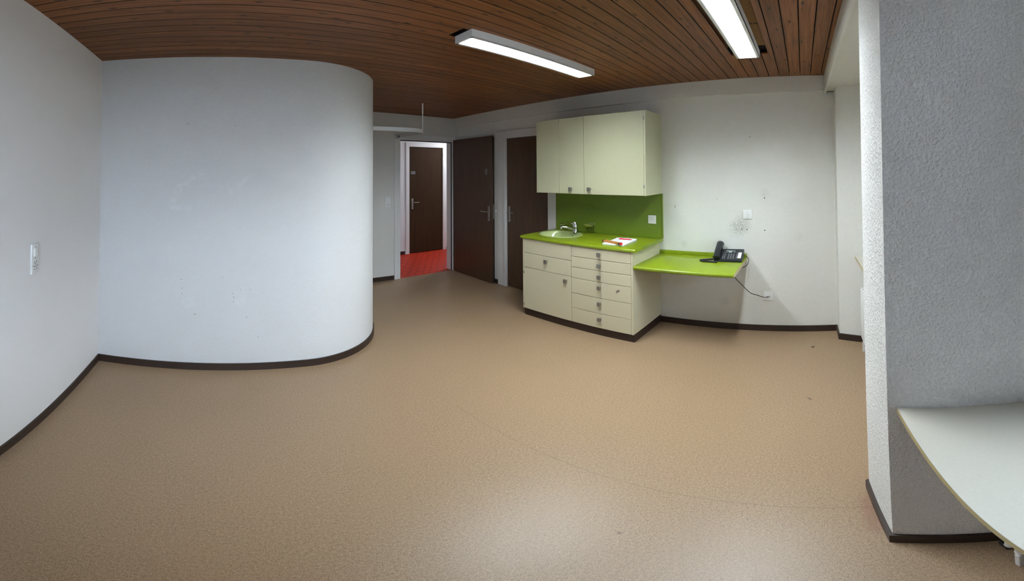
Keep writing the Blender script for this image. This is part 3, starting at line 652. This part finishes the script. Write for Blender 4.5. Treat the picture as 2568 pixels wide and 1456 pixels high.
# ------------------------------------------------------------------ wall desk
KZ, KR, KL, KD = .752, .775, 1.6355, .588
t = thing('wall_desk', 'bright green wall-mounted desk top beside the drawer cabinet', 'desk', D(KL, 0, KZ), DROT); w = KL - KR
bm = new(); prism_x(bm, [(-.001, 0), (-.001, -.032), (-KD + .006, -.032), (-KD, -.026), (-KD, -.010), (-KD + .003, -.004), (-KD + .010, 0)], 0, w); obj('desk_top', bm, M_GREEN, t, smooth=50)
obj('upstand', box(new(), 0, w, -.018, -.001, .0002, .038, .002, 2), M_GREEN, t, label='low green upstand along the wall')
obj('edge_band', box(new(), w, w + .0015, -KD + .004, -.001, -.031, -.001), M_TEDGE, t, label='pale cut edge')
bm = new(); box(bm, w - .09, w - .06, -.30, -.001, -.062, -.0325, .002, 1); obj('bracket', bm, M_CREAM2, t)

# telephone
TZ = KZ
t = thing('telephone', 'black desk telephone with handset and keypad on the green desk', 'telephone', D(.915, .125, TZ), DROT + .05)
hw, dF, dB = .125, -.085, .095; zf, zb = .022, .085
def top(y): return zf + (zb - zf) * (y - dF) / (dB - dF)
bm = new(); prism_x(bm, [(dF, .002), (dF, zf - .004), (dF + .006, zf), (dB - .006, zb), (dB, zb - .006), (dB, .002)], -hw, hw)
obj('body', bm, M_BLACK, t, smooth=30)
sl = math.atan2(zb - zf, dB - dF)
def slab(name, x0, x1, y0, y1, mat, hgt=.002, label=None, parent=None):
    o = obj(name, box(new(), x0, x1, 0, (y1 - y0) / math.cos(sl), -.001, hgt, .0006, 1), mat, t, (0, y0, top(y0)), (sl, 0, 0), label=label); return o
slab('display', -.035, .05, .052, .060, M_SCREEN, label='grey display strip'); slab('display', -.035, .05, .066, .069, M_SCREEN, label='grey display strip')
slab('label_card', .082, .112, -.055, .035, M_PAPER, .0015, 'white paper label card'); slab('logo', .085, .115, .082, .086, M_GREY, .0008)
o = obj('round_key', lathe(new(), [(.013, -.001), (.013, .003), (.009, .004)]), M_SCREEN, t, (.005, .042, top(.042)), (sl, 0, 0)); 
for v in o.data.vertices: v.co.x *= 1.25
bm = new()
def key(x, y, w=.010, d=.008): 
    q = top(y); box(bm, x - w / 2, x + w / 2, y - d / 2, y + d / 2, q - .003, q + .0035, .0008, 1)
for i in range(4):
    for j in range(3): key(.0 + j * .022, -.06 + i * .021, .013)
    for j in range(2): key(-.05 + j * .016, -.06 + i * .021)
for j in range(3): key(-.05 + j * .012, .032, .008)
key(.045, .034, .014)
for i in range(8): key(.072, -.055 + i * .012, .008, .005)
obj('keypad', bm, M_GREY, t)['kind'] = 'stuff'
hp = catmull([(-.098, -.092, .040), (-.098, -.075, .058), (-.098, -.03, .088), (-.098, .03, .116), (-.098, .08, .136), (-.098, .108, .128)], 5)
rd = [(.043 - .010 * math.sin(PI * i / (len(hp) - 1)) ** .7) * (0.55 if i in (0, len(hp) - 1) else 1) for i in range(len(hp))]
obj('handset', tube(new(), hp, .02, 14, rad=rd, sx=.85, sz=.70), M_BLACK, t, smooth=60, label='black telephone handset')
for a in ((.055, .085, .06, .105), (-.07, -.045, .015, .055)): obj('cradle', box(new(), -.118, -.072, *a, .006, 2), M_BLACK, t)
obj('handset_cord', tube(new(), catmull([(-.095, -.078, .045), (-.13, -.05, .02), (-.20, -.045, .009), (-.245, -.075, .009), (-.22, -.105, .009), (-.15, -.118, .009), (-.085, -.125, .009)], 8), .0085, 8), M_BLACK2, t, label='coiled black handset cord')
cb = [D(.787, .06, TZ + .03), D(.768, .065, TZ + .025), D(.745, .09, TZ - .002), D(.752, .14, TZ - .04), D(.80, .22, TZ - .05), D(.88, .30, TZ - .055), D(.93, .38, TZ - .06), D(.90, .36, TZ - .065), D(.855, .28, .66), D(.838, .23, .61), D(.794, .15, .52), D(.736, .07, .42), D(.68, .04, .39), D(.63, .03, .368), D(.60, .03, .366), D(.579, .014, .372)]
tag(obj('telephone_cable', tube(new(), catmull(cb, 8), .0032, 6), M_BLACK2), 'thin black telephone cable hanging from the desk to the low socket', 'cable')

# ------------------------------------------------------------------ curtain rail
RZ = 2.085
t = thing('curtain_rail', 'white metal curtain rail bending towards the doorway on a ceiling rod', 'curtain rail', (2.36, 3.87, RZ))
path = [(1.44, 3.885), (1.7, 3.862), (2.0, 3.830), (2.17, 3.812)] + [(2.17 + .265 * math.sin(q), 4.075 - .263 * math.cos(q)) for q in [i * PI / 2 / 12 for i in range(1, 13)]] + [(2.435, 4.4), (2.435, YC - .012)]
obj('rail', strip(new(), [(x - 2.36, y - 3.87) for x, y in path], 0.018, -.023, .023, 1), M_ALU, t, smooth=25)
bm = new(); strip(bm, [(x - 2.36, y - 3.87 - .0004) for x, y in path[:-1]], .002, -.004, .004, -1); obj('groove', bm, M_ALU, t, smooth=25)
obj('ceiling_rod', cyl(new(), (-.012, .0, .016), (-.012, .0, H - RZ - .001), .0075), M_ALU, t); obj('rod_sleeve', cyl(new(), (-.012, 0, .22), (-.012, 0, H - RZ - .001), .0105), M_ALU, t)
obj('wall_bracket', box(new(), 2.425 - 2.36 - .006, 2.425 - 2.36 + .016, YC - 3.87 - .05, YC - 3.87 - .0125, -.026, .026, .002, 1), M_GREY, t)
obj('sticker', box(new(), 2.417 - 2.36, 2.4195 - 2.36, YC - 3.87 - .14, YC - 3.87 - .095, -.013, .013), M_BLUE, t, label='small blue sticker')

# ------------------------------------------------------------------ window bay tops and radiators
TT = .828
def bay_top(name, label, cat, pts, th):
    t = thing(name, label, cat, (pts[0][0], pts[0][1], TT)); o = Vector(pts[0]); q = [(Vector(p) - o) for p in pts]
    obj('table_top', prism(new(), [(p.x, p.y) for p in q], -.003, 0), M_TABLE, t); obj('core_board', prism(new(), [(p.x, p.y) for p in q], -th, -.003), M_TEDGE, t, label='beige board edge'); return t
def rx(y): return NX0 + (y - YF) * (NX0 - .785) / (YF - YW) - .001
bay_top('window_table', 'cream white table top built into the near window bay', 'table', [(-.893, -.236), (-.893, YW + .001), (rx(YW), YW + .001), (rx(-.236), -.236)], .024)
bay_top('window_sill', 'cream window sill board behind the white pillar', 'window sill', [(1.40, -.425), (1.485, YW + .001), (2.948, YW + .001), (3.09, -.425)], .03)
def radiator(label, x0, n, ztop, yf):
    t = thing('radiator', label, 'radiator', (x0, yf, 0), group='column radiators in the window bays'); z0 = .09
    bm = new()
    for y in (.0, -.05, -.10):
        tube(bm, [(0, y, z0 + .012), (0, y, z0 + .03), (0, y, ztop - .03), (0, y, ztop - .012)], .0125, 8, rad=[.006, .0125, .0125, .006])
    for z in (z0 + .035, ztop - .035): tube(bm, [(0, .012, z), (0, 0, z), (0, -.10, z), (0, -.112, z)], .018, 8, rad=[.008, .018, .018, .008])
    me = mesh('section', bm, M_RAD, 50)
    for i in range(n): obj('section', me, None, t, (-i * .045, 0, 0))
    for z in (z0 + .035, ztop - .035): obj('header_pipe', cyl(new(), (.02, -.05, z), (-(n - 1) * .045 - .02, -.05, z), .014), M_RAD, t)
    for i in (1, n - 2):
        bm = new(); box(bm, -i * .045 - .01, -i * .045 + .01, -.11, .01, 0, z0 + .01, .002, 1); obj('foot', bm, M_RAD, t)
    bm = new(); cyl(bm, (.02, -.05, z0 + .035), (.06, -.05, z0 + .035), .012); cyl(bm, (.06, -.05, z0 + .04), (.06, -.05, 0), .010); box(bm, .04, .085, -.075, -.015, 0.0, .03, .004, 1); obj('valve_pipe', bm, M_BLACK2, t, label='dark supply pipe')
    return t
radiator('white column radiator under the near cream table top', .765, 30, .66, -.445)
radiator('white column radiator behind the white pillar under the sill', 2.93, 28, .60, -.455)
